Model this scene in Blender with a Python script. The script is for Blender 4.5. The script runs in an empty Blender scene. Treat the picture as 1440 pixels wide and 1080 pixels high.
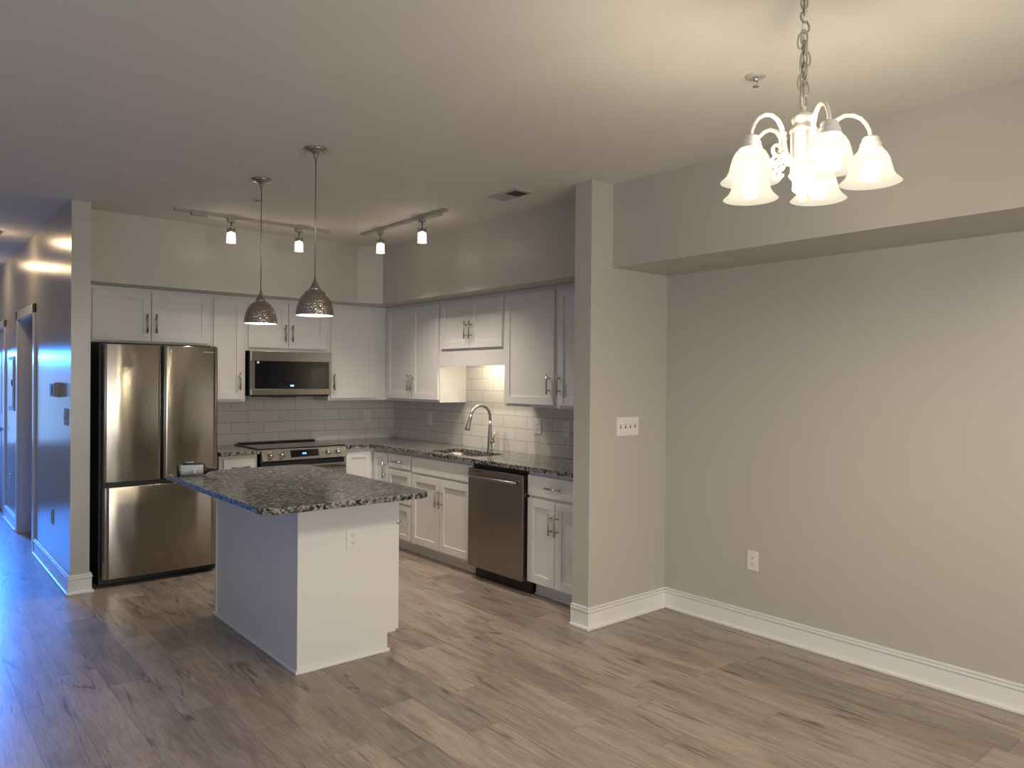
import bpy, bmesh, math, random
from mathutils import Vector, Matrix
random.seed(7)
S = bpy.context.scene
COL = S.collection
R = math.radians

# ------------------------------------------------------------------ camera
EYE = 1.5208
yaw, pit, rol = R(40.2788), R(0.3197), R(0.4728)
fw = Vector((math.sin(yaw) * math.cos(pit), math.cos(yaw) * math.cos(pit), -math.sin(pit)))
rt = Vector((math.cos(yaw), -math.sin(yaw), 0))
up = rt.cross(fw)
rt2 = rt * math.cos(rol) + up * math.sin(rol)
up2 = -rt * math.sin(rol) + up * math.cos(rol)
cd = bpy.data.cameras.new('camera')
cd.sensor_width = 36
cd.lens = 1035.2 * 36 / 1440
cam = bpy.data.objects.new('camera', cd)
COL.objects.link(cam)
cam.matrix_world = Matrix(((rt2.x, up2.x, -fw.x, 0), (rt2.y, up2.y, -fw.y, 0), (rt2.z, up2.z, -fw.z, EYE), (0, 0, 0, 1)))
S.camera = cam

# ------------------------------------------------------------------ view, world, daylight
S.view_settings.view_transform = 'Standard'
S.view_settings.look = 'None'
S.view_settings.exposure = 0.0
S.view_settings.gamma = 1.0
S.view_settings.use_curve_mapping = False
S.cycles.use_denoising = True
S.cycles.max_bounces = 10
S.cycles.diffuse_bounces = 5
S.cycles.glossy_bounces = 5
S.cycles.transparent_max_bounces = 12
S.cycles.sample_clamp_indirect = 4.0
S.cycles.caustics_reflective = False
S.cycles.caustics_refractive = False

BULB = 620.0        # chandelier bulbs
TRACK = 170.0        # track bulbs, their glow in the glass
SPOT_RANGE, SPOT_SINK = 15.0, 60.0   # track bulbs, their downward beam
PEND = 150.0         # pendant bulbs
TASK = 56.0         # light bar over the sink
HALL = 32.0         # hall ceiling light
SKY = 0.5
HALL_DAY = 2.8     # daylight through the hall window
HALL_SKY = 210.0    # sky falling through it on the hall floor
REAR_FILL = 160.0     # neutral fill added behind the camera
SIDE_DAY = 30.0

w = bpy.data.worlds.new('world')
S.world = w
w.use_nodes = True
w.node_tree.nodes['Background'].inputs[0].default_value = (0.45, 0.55, 0.75, 1)
w.node_tree.nodes['Background'].inputs[1].default_value = SKY


def area(name, loc, rot, sx, sy, power, col, spread=180):
    d = bpy.data.lights.new(name, 'AREA')
    d.shape = 'RECTANGLE'
    d.size, d.size_y, d.energy, d.color = sx, sy, power, col
    d.spread = R(spread)
    o = bpy.data.objects.new(name, d)
    o.location, o.rotation_euler = loc, rot
    COL.objects.link(o)
    return o


# hall and side window daylight, plus an added rear fill (all outside the panes)
area('hall_daylight', (0.41, 10.99, 1.25), (R(-90), 0, 0), 0.9, 1.15, HALL_DAY, (0.22, 0.48, 1.0), 110)
area('hall_skylight', (0.45, 12.7, 2.15), (R(-66), 0, 0), 1.0, 0.8, HALL_SKY, (0.03, 0.23, 1.0), 80)
area('rear_fill', (1.2, -3.68, 1.3), (R(90), 0, 0), 3.0, 2.0, REAR_FILL, (1.0, 0.965, 0.91))  # unseen fill light added to lift the whole room
area('side_daylight', (-2.78, 2.2, 1.4), (0, R(-90), 0), 1.6, 2.4, SIDE_DAY, (0.45, 0.62, 1.0))

# ------------------------------------------------------------------ material helpers


def mat(name):
    m = bpy.data.materials.new(name)
    m.use_nodes = True
    nt = m.node_tree
    b = nt.nodes['Principled BSDF']
    return m, nt, b


def plain(name, col, rough=0.5, metal=0.0, spec=0.5, emit=None, es=0.0, coat=0.0):
    m, nt, b = mat(name)
    b.inputs['Base Color'].default_value = (*col, 1)
    b.inputs['Roughness'].default_value = rough
    b.inputs['Metallic'].default_value = metal
    b.inputs['Specular IOR Level'].default_value = spec
    b.inputs['Coat Weight'].default_value = coat
    if emit:
        b.inputs['Emission Color'].default_value = (*emit, 1)
        b.inputs['Emission Strength'].default_value = es
    return m


def N(nt, t, **kw):
    n = nt.nodes.new(t)
    for k, v in kw.items():
        if hasattr(n, k):
            setattr(n, k, v)
        else:
            n.inputs[k].default_value = v
    return n


def MTH(nt, op, a, b=None):
    n = nt.nodes.new('ShaderNodeMath')
    n.operation = op
    for i, v in enumerate((a, b)):
        if v is None:
            continue
        if isinstance(v, (int, float)):
            n.inputs[i].default_value = v
        else:
            nt.links.new(v, n.inputs[i])
    return n.outputs[0]


def MIX(nt, f, a, b, mode='MIX'):
    n = nt.nodes.new('ShaderNodeMix')
    n.data_type = 'RGBA'
    n.blend_type = mode
    for i, v in ((0, f), (6, a), (7, b)):
        if isinstance(v, tuple):
            n.inputs[i].default_value = (*v, 1)
        elif isinstance(v, (int, float)):
            n.inputs[i].default_value = v
        else:
            nt.links.new(v, n.inputs[i])
    return n.outputs[2]


def RAMP(nt, f, stops):
    n = nt.nodes.new('ShaderNodeValToRGB')
    e = n.color_ramp.elements
    while len(e) < len(stops):
        e.new(0.5)
    for i, (p, c) in enumerate(stops):
        e[i].position = p
        e[i].color = (*c, 1) if isinstance(c, tuple) else (c, c, c, 1)
    nt.links.new(f, n.inputs[0])
    return n.outputs[0]


def bump(nt, b, h, strength, dist=0.01):
    n = nt.nodes.new('ShaderNodeBump')
    n.inputs['Strength'].default_value = strength
    n.inputs['Distance'].default_value = dist
    nt.links.new(h, n.inputs['Height'])
    nt.links.new(n.outputs[0], b.inputs['Normal'])


def painted(name, col, rough, sc=160, st=0.08, spec=0.5):
    m, nt, b = mat(name)
    b.inputs['Base Color'].default_value = (*col, 1)
    b.inputs['Roughness'].default_value = rough
    b.inputs['Specular IOR Level'].default_value = spec
    tc = N(nt, 'ShaderNodeTexCoord')
    n = N(nt, 'ShaderNodeTexNoise', Scale=sc, Detail=3.0)
    nt.links.new(tc.outputs['Object'], n.inputs['Vector'])
    bump(nt, b, n.outputs[0], st, 0.002)
    return m


M = {}
M['wall'] = painted('greige wall paint', (0.485, 0.465, 0.415), 0.36, 140, 0.10)
M['hallwall'] = painted('greige hall wall paint', (0.485, 0.465, 0.415), 0.23, 60, 0.10)
M['ceiling'] = painted('white textured ceiling paint', (0.72, 0.695, 0.645), 0.85, 45, 0.35)
M['trim'] = plain('white trim gloss', (0.80, 0.79, 0.77), 0.28)
M['cab'] = plain('white cabinet lacquer', (0.72, 0.71, 0.69), 0.38)
M['cabin'] = plain('white cabinet interior', (0.80, 0.78, 0.74), 0.5)
M['nickel'] = plain('brushed nickel', (0.42, 0.39, 0.35), 0.32, 1.0)
M['hammered'] = plain('tmp', (0.5, 0.5, 0.5))
M['black'] = plain('black plastic', (0.012, 0.012, 0.013), 0.45)
M['blackglass'] = plain('black glass', (0.006, 0.006, 0.007), 0.06, spec=0.6)
M['plate'] = plain('white plastic plate', (0.74, 0.72, 0.69), 0.35)
M['slot'] = plain('dark slot', (0.02, 0.02, 0.02), 0.6)
M['cream'] = plain('antique white enamel', (0.78, 0.74, 0.66), 0.4)
M['chain'] = plain('pale painted chain', (0.45, 0.42, 0.36), 0.4, 0.5)
M['whitein'] = plain('white enamel inside', (0.9, 0.9, 0.88), 0.5)
M['grille'] = plain('grey register enamel', (0.50, 0.47, 0.43), 0.55)
M['rail'] = plain('beige enamel track', (0.36, 0.335, 0.305), 0.5)
M['darkgrille'] = plain('dark register opening', (0.05, 0.045, 0.04), 0.7)
M['lightgrey'] = plain('light grey plastic', (0.42, 0.45, 0.45), 0.4)
M['chrome'] = plain('chrome', (0.7, 0.68, 0.65), 0.12, 1.0)
M['doorpaint'] = plain('white door paint', (0.62, 0.60, 0.58), 0.35)
M['blue_digits'] = plain('lit blue digits', (0.02, 0.05, 0.1), 0.5, emit=(0.25, 0.6, 1.0), es=3.0)
M['pale_marks'] = plain('pale printed marks', (0.55, 0.55, 0.55), 0.5)


def bulb_mat(name, col, s):
    return plain(name, (1, 1, 1), 0.5, emit=col, es=s)


WARM = (1.0, 0.865, 0.62)
M['bulb_c'] = bulb_mat('lit warm bulb', WARM, BULB)
M['bulb_t'] = bulb_mat('lit track bulb', (1.0, 0.80, 0.62), TRACK)
M['bulb_p'] = bulb_mat('lit pendant bulb', (1.0, 0.9, 0.78), PEND)
M['bar'] = bulb_mat('lit bar diffuser', (1.0, 0.86, 0.62), TASK)
M['hall_lamp'] = bulb_mat('lit hall diffuser', (1.0, 0.72, 0.40), HALL)


def shade_glass(name, col, clear, es, alb):
    m = bpy.data.materials.new(name)
    m.use_nodes = True
    nt = m.node_tree
    nt.nodes.remove(nt.nodes['Principled BSDF'])
    out = nt.nodes['Material Output']
    tr = N(nt, 'ShaderNodeBsdfTransparent')
    tl = N(nt, 'ShaderNodeBsdfTranslucent')
    tl.inputs[0].default_value = (*[alb * q for q in col], 1)
    df = N(nt, 'ShaderNodeBsdfDiffuse')
    df.inputs[0].default_value = (*[alb * q for q in col], 1)
    em = N(nt, 'ShaderNodeEmission')
    em.inputs[0].default_value = (*col, 1)
    em.inputs[1].default_value = es
    m1 = N(nt, 'ShaderNodeMixShader')
    m1.inputs[0].default_value = 0.55
    nt.links.new(df.outputs[0], m1.inputs[1])
    nt.links.new(tl.outputs[0], m1.inputs[2])
    m2 = N(nt, 'ShaderNodeMixShader')
    m2.inputs[0].default_value = clear
    nt.links.new(m1.outputs[0], m2.inputs[1])
    nt.links.new(tr.outputs[0], m2.inputs[2])
    ad = N(nt, 'ShaderNodeAddShader')
    nt.links.new(m2.outputs[0], ad.inputs[0])
    nt.links.new(em.outputs[0], ad.inputs[1])
    nt.links.new(ad.outputs[0], out.inputs[0])
    return m


M['shade'] = shade_glass('frosted alabaster shade glass', (1.0, 0.90, 0.72), 0.46, 0.50, 0.013)
M['tshade'] = shade_glass('frosted track shade glass', (1.0, 0.92, 0.78), 0.35, 0.75, 0.03)

# window glass
m = bpy.data.materials.new('window glass')
m.use_nodes = True
nt = m.node_tree
nt.nodes.remove(nt.nodes['Principled BSDF'])
tr = N(nt, 'ShaderNodeBsdfTransparent')
gl = N(nt, 'ShaderNodeBsdfGlossy')
gl.inputs['Roughness'].default_value = 0.02
mx = N(nt, 'ShaderNodeMixShader')
mx.inputs[0].default_value = 0.06
nt.links.new(tr.outputs[0], mx.inputs[1])
nt.links.new(gl.outputs[0], mx.inputs[2])
nt.links.new(mx.outputs[0], nt.nodes['Material Output'].inputs[0])
M['glass'] = m


def steel(name, col, rough, aniso, wav=0.0):
    m, nt, b = mat(name)
    b.inputs['Base Color'].default_value = (*col, 1)
    b.inputs['Metallic'].default_value = 1.0
    b.inputs['Roughness'].default_value = rough
    b.inputs['Anisotropic'].default_value = aniso
    b.inputs['Anisotropic Rotation'].default_value = 0.25
    tg = N(nt, 'ShaderNodeTangent')
    tg.direction_type = 'RADIAL'
    tg.axis = 'Z'
    nt.links.new(tg.outputs[0], b.inputs['Tangent'])
    tc = N(nt, 'ShaderNodeTexCoord')
    mp = N(nt, 'ShaderNodeMapping')
    mp.inputs['Scale'].default_value = (2.5, 2.5, 1.2)
    nt.links.new(tc.outputs['Object'], mp.inputs[0])
    n = N(nt, 'ShaderNodeTexNoise', Scale=1.6, Detail=1.0)
    nt.links.new(mp.outputs[0], n.inputs['Vector'])
    if wav:
        bump(nt, b, n.outputs[0], wav, 0.05)
    return m


M['steel'] = steel('brushed stainless steel', (0.37, 0.338, 0.29), 0.16, 1.0, 0.05)
M['steel_dark'] = steel('dark brushed stainless steel', (0.34, 0.295, 0.26), 0.30, 0.6)
M['steel_plain'] = steel('stainless steel trim', (0.38, 0.36, 0.335), 0.28, 0.4)
M['sink'] = steel('stainless sink', (0.26, 0.235, 0.21), 0.38, 0.2)

# hammered nickel
m, nt, b = mat('hammered nickel')
b.inputs['Base Color'].default_value = (0.46, 0.41, 0.35, 1)
b.inputs['Metallic'].default_value = 1
b.inputs['Roughness'].default_value = 0.17
tc = N(nt, 'ShaderNodeTexCoord')
v = N(nt, 'ShaderNodeTexVoronoi', Scale=125.0)
v.feature = 'SMOOTH_F1'
nt.links.new(tc.outputs['Object'], v.inputs['Vector'])
bump(nt, b, v.outputs['Distance'], 0.9, 0.005)
M['hammered'] = m

# granite
m, nt, b = mat('speckled grey granite')
tc = N(nt, 'ShaderNodeTexCoord')
n1 = N(nt, 'ShaderNodeTexNoise', Scale=52.0, Detail=3.0, Roughness=0.6)
n2 = N(nt, 'ShaderNodeTexVoronoi', Scale=85.0)
n3 = N(nt, 'ShaderNodeTexNoise', Scale=9.0, Detail=3.0)
n4 = N(nt, 'ShaderNodeTexVoronoi', Scale=60.0)
for n in (n1, n2, n3, n4):
    nt.links.new(tc.outputs['Object'], n.inputs['Vector'])
base = RAMP(nt, n1.outputs[0], [(0.42, (0.008, 0.008, 0.009)), (0.475, (0.055, 0.058, 0.058)), (0.54, (0.16, 0.163, 0.157)), (0.62, (0.50, 0.49, 0.46))])
sp = RAMP(nt, n2.outputs['Color'], [(0.18, 0.0), (0.24, 0.0), (0.3, 0.4), (0.8, 0.7)])
c1 = MIX(nt, 0.5, base, sp, 'MULTIPLY')
fl = RAMP(nt, n4.outputs['Color'], [(0.60, 0.0), (0.72, 1.0)])
c2 = MIX(nt, MTH(nt, 'MULTIPLY', fl, 0.5), c1, (0.36, 0.34, 0.31))
c3 = MIX(nt, RAMP(nt, n3.outputs[0], [(0.4, 0.0), (0.65, 0.22)]), c2, (0.26, 0.24, 0.20))
nt.links.new(c3, b.inputs['Base Color'])
b.inputs['Roughness'].default_value = 0.16
b.inputs['Specular IOR Level'].default_value = 0.45
M['granite'] = m


# subway tile
def tile(name, ax, phase):
    m, nt, b = mat(name)
    tc = N(nt, 'ShaderNodeTexCoord')
    sx = N(nt, 'ShaderNodeSeparateXYZ')
    nt.links.new(tc.outputs['Object'], sx.inputs[0])
    cx = N(nt, 'ShaderNodeCombineXYZ')
    nt.links.new(MTH(nt, 'ADD', sx.outputs[ax], phase), cx.inputs[0])
    nt.links.new(MTH(nt, 'SUBTRACT', sx.outputs[2], 0.91), cx.inputs[1])
    br = N(nt, 'ShaderNodeTexBrick')
    br.inputs['Scale'].default_value = 1.0
    br.inputs['Brick Width'].default_value = 0.302
    br.inputs['Row Height'].default_value = 0.103
    br.inputs['Mortar Size'].default_value = 0.0018
    br.inputs['Mortar Smooth'].default_value = 0.1
    br.inputs['Color1'].default_value = (0.66, 0.635, 0.60, 1)
    br.inputs['Color2'].default_value = (0.61, 0.59, 0.56, 1)
    br.inputs['Mortar'].default_value = (0.26, 0.25, 0.235, 1)
    nt.links.new(cx.outputs[0], br.inputs['Vector'])
    nt.links.new(br.outputs['Color'], b.inputs['Base Color'])
    b.inputs['Roughness'].default_value = 0.22
    bump(nt, b, MTH(nt, 'SUBTRACT', 1.0, br.outputs['Fac']), 0.35, 0.002)
    return m


M['tile_x'] = tile('white subway tile on range side', 0, -0.232)
M['tile_y'] = tile('white subway tile on sink side', 1, 0.12)

# vinyl plank floor
m, nt, b = mat('grey brown oak planks')
tc = N(nt, 'ShaderNodeTexCoord')
sx = N(nt, 'ShaderNodeSeparateXYZ')
nt.links.new(tc.outputs['Object'], sx.inputs[0])
PW, PL = 0.18, 1.22
xr = MTH(nt, 'DIVIDE', MTH(nt, 'ADD', sx.outputs[0], 20.05), PW)
row = MTH(nt, 'FLOOR', xr)
wn = N(nt, 'ShaderNodeTexWhiteNoise')
wn.noise_dimensions = '1D'
nt.links.new(row, wn.inputs['W'])
yr = MTH(nt, 'ADD', MTH(nt, 'DIVIDE', MTH(nt, 'ADD', sx.outputs[1], 20.0), PL), MTH(nt, 'MULTIPLY', wn.outputs['Value'], 7.0))
pid = MTH(nt, 'FLOOR', yr)
wv = N(nt, 'ShaderNodeTexWhiteNoise')
wv.noise_dimensions = '2D'
cv = N(nt, 'ShaderNodeCombineXYZ')
nt.links.new(row, cv.inputs[0])
nt.links.new(pid, cv.inputs[1])
nt.links.new(cv.outputs[0], wv.inputs['Vector'])
rnd = wv.outputs['Value']
gx = MTH(nt, 'ADD', sx.outputs[0], MTH(nt, 'MULTIPLY', rnd, 37.0))
gv = N(nt, 'ShaderNodeCombineXYZ')
nt.links.new(MTH(nt, 'MULTIPLY', gx, 11.0), gv.inputs[0])
nt.links.new(MTH(nt, 'MULTIPLY', sx.outputs[1], 2.0), gv.inputs[1])
nt.links.new(MTH(nt, 'MULTIPLY', rnd, 11.0), gv.inputs[2])
g1 = N(nt, 'ShaderNodeTexNoise', Scale=1.0, Detail=6.0, Roughness=0.6, Distortion=0.7)
nt.links.new(gv.outputs[0], g1.inputs['Vector'])
gv2 = N(nt, 'ShaderNodeCombineXYZ')
nt.links.new(MTH(nt, 'MULTIPLY', gx, 150.0), gv2.inputs[0])
nt.links.new(MTH(nt, 'MULTIPLY', sx.outputs[1], 7.0), gv2.inputs[1])
g2 = N(nt, 'ShaderNodeTexNoise', Scale=1.0, Detail=3.0)
nt.links.new(gv2.outputs[0], g2.inputs['Vector'])
gv3 = N(nt, 'ShaderNodeCombineXYZ')
nt.links.new(MTH(nt, 'MULTIPLY', gx, 11.0), gv3.inputs[0])
nt.links.new(MTH(nt, 'MULTIPLY', sx.outputs[1], 0.75), gv3.inputs[1])
g3 = N(nt, 'ShaderNodeTexNoise', Scale=1.0, Detail=4.0, Roughness=0.35, Distortion=0.3)
nt.links.new(gv3.outputs[0], g3.inputs['Vector'])
gv4 = N(nt, 'ShaderNodeCombineXYZ')
nt.links.new(MTH(nt, 'MULTIPLY', gx, 6.0), gv4.inputs[0])
nt.links.new(MTH(nt, 'MULTIPLY', sx.outputs[1], 2.2), gv4.inputs[1])
g4 = N(nt, 'ShaderNodeTexNoise', Scale=1.0, Detail=2.0)
nt.links.new(gv4.outputs[0], g4.inputs['Vector'])
tone = RAMP(nt, g1.outputs[0], [(0.28, (0.235, 0.19, 0.16)), (0.44, (0.325, 0.272, 0.234)), (0.58, (0.40, 0.342, 0.298)), (0.74, (0.33, 0.278, 0.24))])
fine = MIX(nt, 0.55, tone, RAMP(nt, g2.outputs[0], [(0.36, 0.62), (0.60, 1.08)]), 'MULTIPLY')
pl = MIX(nt, 1.0, fine, RAMP(nt, rnd, [(0.0, (0.80, 0.79, 0.78)), (0.5, (1.0, 0.98, 0.96)), (1.0, (1.16, 1.13, 1.10))]), 'MULTIPLY')
line = RAMP(nt, MTH(nt, 'ABSOLUTE', MTH(nt, 'SUBTRACT', g3.outputs[0], 0.5)), [(0.0, 0.8), (0.006, 0.7), (0.015, 0.0)])
gate = RAMP(nt, g4.outputs[0], [(0.49, 0.0), (0.57, 0.85)])
crk = MTH(nt, 'MULTIPLY', line, gate)
pl2 = MIX(nt, crk, pl, (0.055, 0.042, 0.034))
fx = MTH(nt, 'FRACT', xr)
fy = MTH(nt, 'FRACT', yr)
ex = MTH(nt, 'MULTIPLY', MTH(nt, 'MINIMUM', fx, MTH(nt, 'SUBTRACT', 1.0, fx)), PW)
ey = MTH(nt, 'MULTIPLY', MTH(nt, 'MINIMUM', fy, MTH(nt, 'SUBTRACT', 1.0, fy)), PL)
seam = MTH(nt, 'LESS_THAN', MTH(nt, 'MINIMUM', ex, ey), 0.0013)
pl3 = MIX(nt, MTH(nt, 'MULTIPLY', seam, 0.55), pl2, (0.06, 0.047, 0.038))
nt.links.new(pl3, b.inputs['Base Color'])
b.inputs['Roughness'].default_value = 0.30
b.inputs['Specular IOR Level'].default_value = 0.45
bump(nt, b, g2.outputs[0], 0.06, 0.002)
M['floor'] = m

# ------------------------------------------------------------------ mesh helpers


class MB:
    def __init__(self):
        self.bm = bmesh.new()

    def _merge(self, src):
        me = bpy.data.meshes.new('tmp')
        src.to_mesh(me)
        src.free()
        self.bm.from_mesh(me)
        bpy.data.meshes.remove(me)
        return self

    def box(self, x0, x1, y0, y1, z0, z1, bev=0.0, seg=2):
        b = bmesh.new()
        r = bmesh.ops.create_cube(b, size=1.0)
        x0, x1 = min(x0, x1), max(x0, x1)
        y0, y1 = min(y0, y1), max(y0, y1)
        z0, z1 = min(z0, z1), max(z0, z1)
        for v in b.verts:
            v.co = Vector((x0 + (v.co.x + .5) * (x1 - x0), y0 + (v.co.y + .5) * (y1 - y0), z0 + (v.co.z + .5) * (z1 - z0)))
        if bev:
            bmesh.ops.bevel(b, geom=b.edges[:], offset=bev, segments=seg, affect='EDGES', profile=0.6)
        return self._merge(b)

    def prism(self, pts, a0, a1, axis='z', bev=0.0, seg=2):
        """polygon extruded along axis; pts are the two other coordinates in x,y,z order"""
        b = bmesh.new()

        def P(p, a):
            return (p[0], p[1], a) if axis == 'z' else ((p[0], a, p[1]) if axis == 'y' else (a, p[0], p[1]))
        lo = [b.verts.new(P(p, a0)) for p in pts]
        hi = [b.verts.new(P(p, a1)) for p in pts]
        n = len(pts)
        b.faces.new(lo)
        b.faces.new(hi)
        for i in range(n):
            b.faces.new((lo[i], lo[(i + 1) % n], hi[(i + 1) % n], hi[i]))
        bmesh.ops.recalc_face_normals(b, faces=b.faces[:])
        if bev:
            es = [e for e in b.edges if (e.verts[0] in lo) == (e.verts[1] in lo)]
            bmesh.ops.bevel(b, geom=es, offset=bev, segments=seg, affect='EDGES', profile=0.6)
        return self._merge(b)

    def lathe(self, prof, c=(0, 0, 0), n=32, axis=None, closed=False):
        """prof [(r,z)] turned about z through c; axis: Matrix to turn z elsewhere"""
        b = bmesh.new()
        c = Vector(c)
        rings = []
        for r, z in prof:
            if r < 1e-6:
                rings.append([b.verts.new((0, 0, z))])
            else:
                rings.append([b.verts.new((r * math.cos(2 * math.pi * i / n), r * math.sin(2 * math.pi * i / n), z)) for i in range(n)])
        pairs = list(zip(rings, rings[1:]))
        if closed:
            pairs.append((rings[-1], rings[0]))
        for A, B in pairs:
            for i in range(n):
                j = (i + 1) % n
                if len(A) == 1 and len(B) == 1:
                    continue
                if len(A) == 1:
                    b.faces.new((A[0], B[i], B[j]))
                elif len(B) == 1:
                    b.faces.new((A[i], A[j], B[0]))
                else:
                    b.faces.new((A[i], A[j], B[j], B[i]))
        bmesh.ops.recalc_face_normals(b, faces=b.faces[:])
        for f in b.faces:
            f.smooth = True
        for v in b.verts:
            v.co = (axis @ v.co if axis else v.co) + c
        return self._merge(b)

    def cyl(self, p0, p1, r0, r1=None, n=16):
        return self.tube([p0, p1], [r0, r0 if r1 is None else r1], n)

    def tube(self, pts, rad, n=10, closed=False):
        b = bmesh.new()
        P = [Vector(p) for p in pts]
        k = len(P)
        if not isinstance(rad, (list, tuple)):
            rad = [rad] * k
        T = []
        for i in range(k):
            if closed:
                t = P[(i + 1) % k] - P[i - 1]
            else:
                t = P[min(i + 1, k - 1)] - P[max(i - 1, 0)]
            T.append(t.normalized())
        a = Vector((0, 0, 1)) if abs(T[0].z) < 0.9 else Vector((1, 0, 0))
        nrm = (a - T[0] * a.dot(T[0])).normalized()
        rings = []
        for i in range(k):
            nrm = (nrm - T[i] * nrm.dot(T[i])).normalized()
            bn = T[i].cross(nrm)
            rings.append([b.verts.new(P[i] + (nrm * math.cos(2 * math.pi * j / n) + bn * math.sin(2 * math.pi * j / n)) * rad[i]) for j in range(n)])
        last = k if closed else k - 1
        for i in range(last):
            A, B = rings[i], rings[(i + 1) % k]
            for j in range(n):
                f = b.faces.new((A[j], A[(j + 1) % n], B[(j + 1) % n], B[j]))
                f.smooth = True
        if not closed:
            b.faces.new(rings[0])
            b.faces.new(rings[-1])
        bmesh.ops.recalc_face_normals(b, faces=b.faces[:])
        return self._merge(b)

    def sphere(self, c, r, sc=(1, 1, 1), n=20):
        b = bmesh.new()
        bmesh.ops.create_uvsphere(b, u_segments=n, v_segments=max(8, n // 2), radius=r)
        for v in b.verts:
            v.co = Vector((v.co.x * sc[0], v.co.y * sc[1], v.co.z * sc[2])) + Vector(c)
        for f in b.faces:
            f.smooth = True
        return self._merge(b)

    def done(self, name, m, parent=None, loc=(0, 0, 0), label=None):
        """one mesh object; mesh is written relative to loc (or to its thing's base)"""
        base = Vector(loc)
        if parent is not None:
            p = parent
            while p.parent:
                p = p.parent
            base = p.location.copy()
        me = bpy.data.meshes.new(name)
        for v in self.bm.verts:
            v.co -= base
        self.bm.to_mesh(me)
        self.bm.free()
        me.materials.append(m)
        o = bpy.data.objects.new(name, me)
        if parent is not None:
            o.parent = parent
        else:
            o.location = base
        if label:
            o['label'] = label
        COL.objects.link(o)
        return o


def tag(o, label, cat, group=None):
    o['label'] = label
    o['category'] = cat
    if group:
        o['group'] = group
    return o


def thing(name, loc, label, cat, group=None):
    o = bpy.data.objects.new(name, None)
    o.empty_display_size = 0.1
    o.location = loc
    COL.objects.link(o)
    return tag(o, label, cat, group)


def struct(mb, name, m, parent=None):
    o = mb.done(name, m, parent)
    if parent is None:
        o['kind'] = 'structure'
    return o


def copy_tree(o, parent=None):
    c = o.copy()
    COL.objects.link(c)
    c.parent = parent
    for ch in list(o.children):
        copy_tree(ch, c)
    return c


# ------------------------------------------------------------------ room shell
CZ = 2.743
XL, XH0, XH1 = -2.6, 0.966, 1.086       # room side wall, hall wall faces
XD, XK = 4.0, 4.04                      # dining wall, sink wall
YE, YR, YF, YB = 5.874, 6.67, 10.8, -3.5
struct(MB().box(XL - .15, 4.2, YB - .15, YF + .15, -.12, 0), 'floor', M['floor'])
struct(MB().box(XL - .15, 4.2, YB - .15, YF + .15, CZ, CZ + .12), 'ceiling', M['ceiling'])
struct(MB().box(XD, 4.2, YB, 3.111, 0, CZ), 'wall_dining', M['wall'])
struct(MB().box(XK, 4.2, 3.111, YF, 0, CZ), 'wall_sink', M['wall'])
struct(MB().box(3.26, XK, 3.111, 3.25, 0, CZ), 'wall_partition', M['wall'])
struct(MB().box(3.454, XD, YB, 3.111, 2.228, CZ), 'wall_bulkhead', M['wall'])
struct(MB().box(XH1, XK, YR, YR + .12, 0, CZ), 'wall_range', M['wall'])
struct(MB().prism([(XH1, 6.098), (3.29, 6.098), (3.501, 5.995), (3.501, 3.25), (XK, 3.25), (XK, YR), (XH1, YR)], 2.2183, CZ), 'wall_soffit', M['wall'])
# hall wall with two door openings
D1, D2 = (7.53, 8.52), (9.62, 10.40)
b = MB()
b.box(XH0, XH1, YE, D1[0], 0, CZ).box(XH0, XH1, D1[0], D1[1], 2.06, CZ).box(XH0, XH1, D1[1], D2[0], 0, CZ)
b.box(XH0, XH1, D2[0], D2[1], 2.04, CZ).box(XH0, XH1, D2[1], YF, 0, CZ)
struct(b, 'wall_hall', M['hallwall'])
struct(MB().box(-.37, -.25, 5.9, YF, 0, CZ), 'wall_hall_opposite', M['wall'])
struct(MB().box(XL, -.25, 5.9, 6.02, 0, CZ), 'wall_end', M['wall'])


def wall_x(name, x0, x1, y0, y1, wy0, wy1, wz0, wz1):
    b = MB().box(x0, x1, y0, wy0, 0, CZ).box(x0, x1, wy1, y1, 0, CZ).box(x0, x1, wy0, wy1, 0, wz0).box(x0, x1, wy0, wy1, wz1, CZ)
    struct(b, name, M['wall'])


def wall_y(name, y0, y1, x0, x1, wins):
    b = MB()
    cur = x0
    for wx0, wx1, wz0, wz1 in wins:
        b.box(cur, wx0, y0, y1, 0, CZ)
        if wz0 > 0:
            b.box(wx0, wx1, y0, y1, 0, wz0)
        b.box(wx0, wx1, y0, y1, wz1, CZ)
        cur = wx1
    b.box(cur, x1, y0, y1, 0, CZ)
    struct(b, name, M['wall'])


wall_x('wall_left', XL - .15, XL, YB, 6.02, 1.0, 3.4, .6, 2.2)
wall_y('wall_rear', YB - .15, YB, XL - .15, 4.2, [(-.3, 2.7, .3, 2.3)])
wall_y('wall_far', YF, YF + .15, XL - .15, 4.2, [(-.05, .87, .65, 1.85)])


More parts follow.
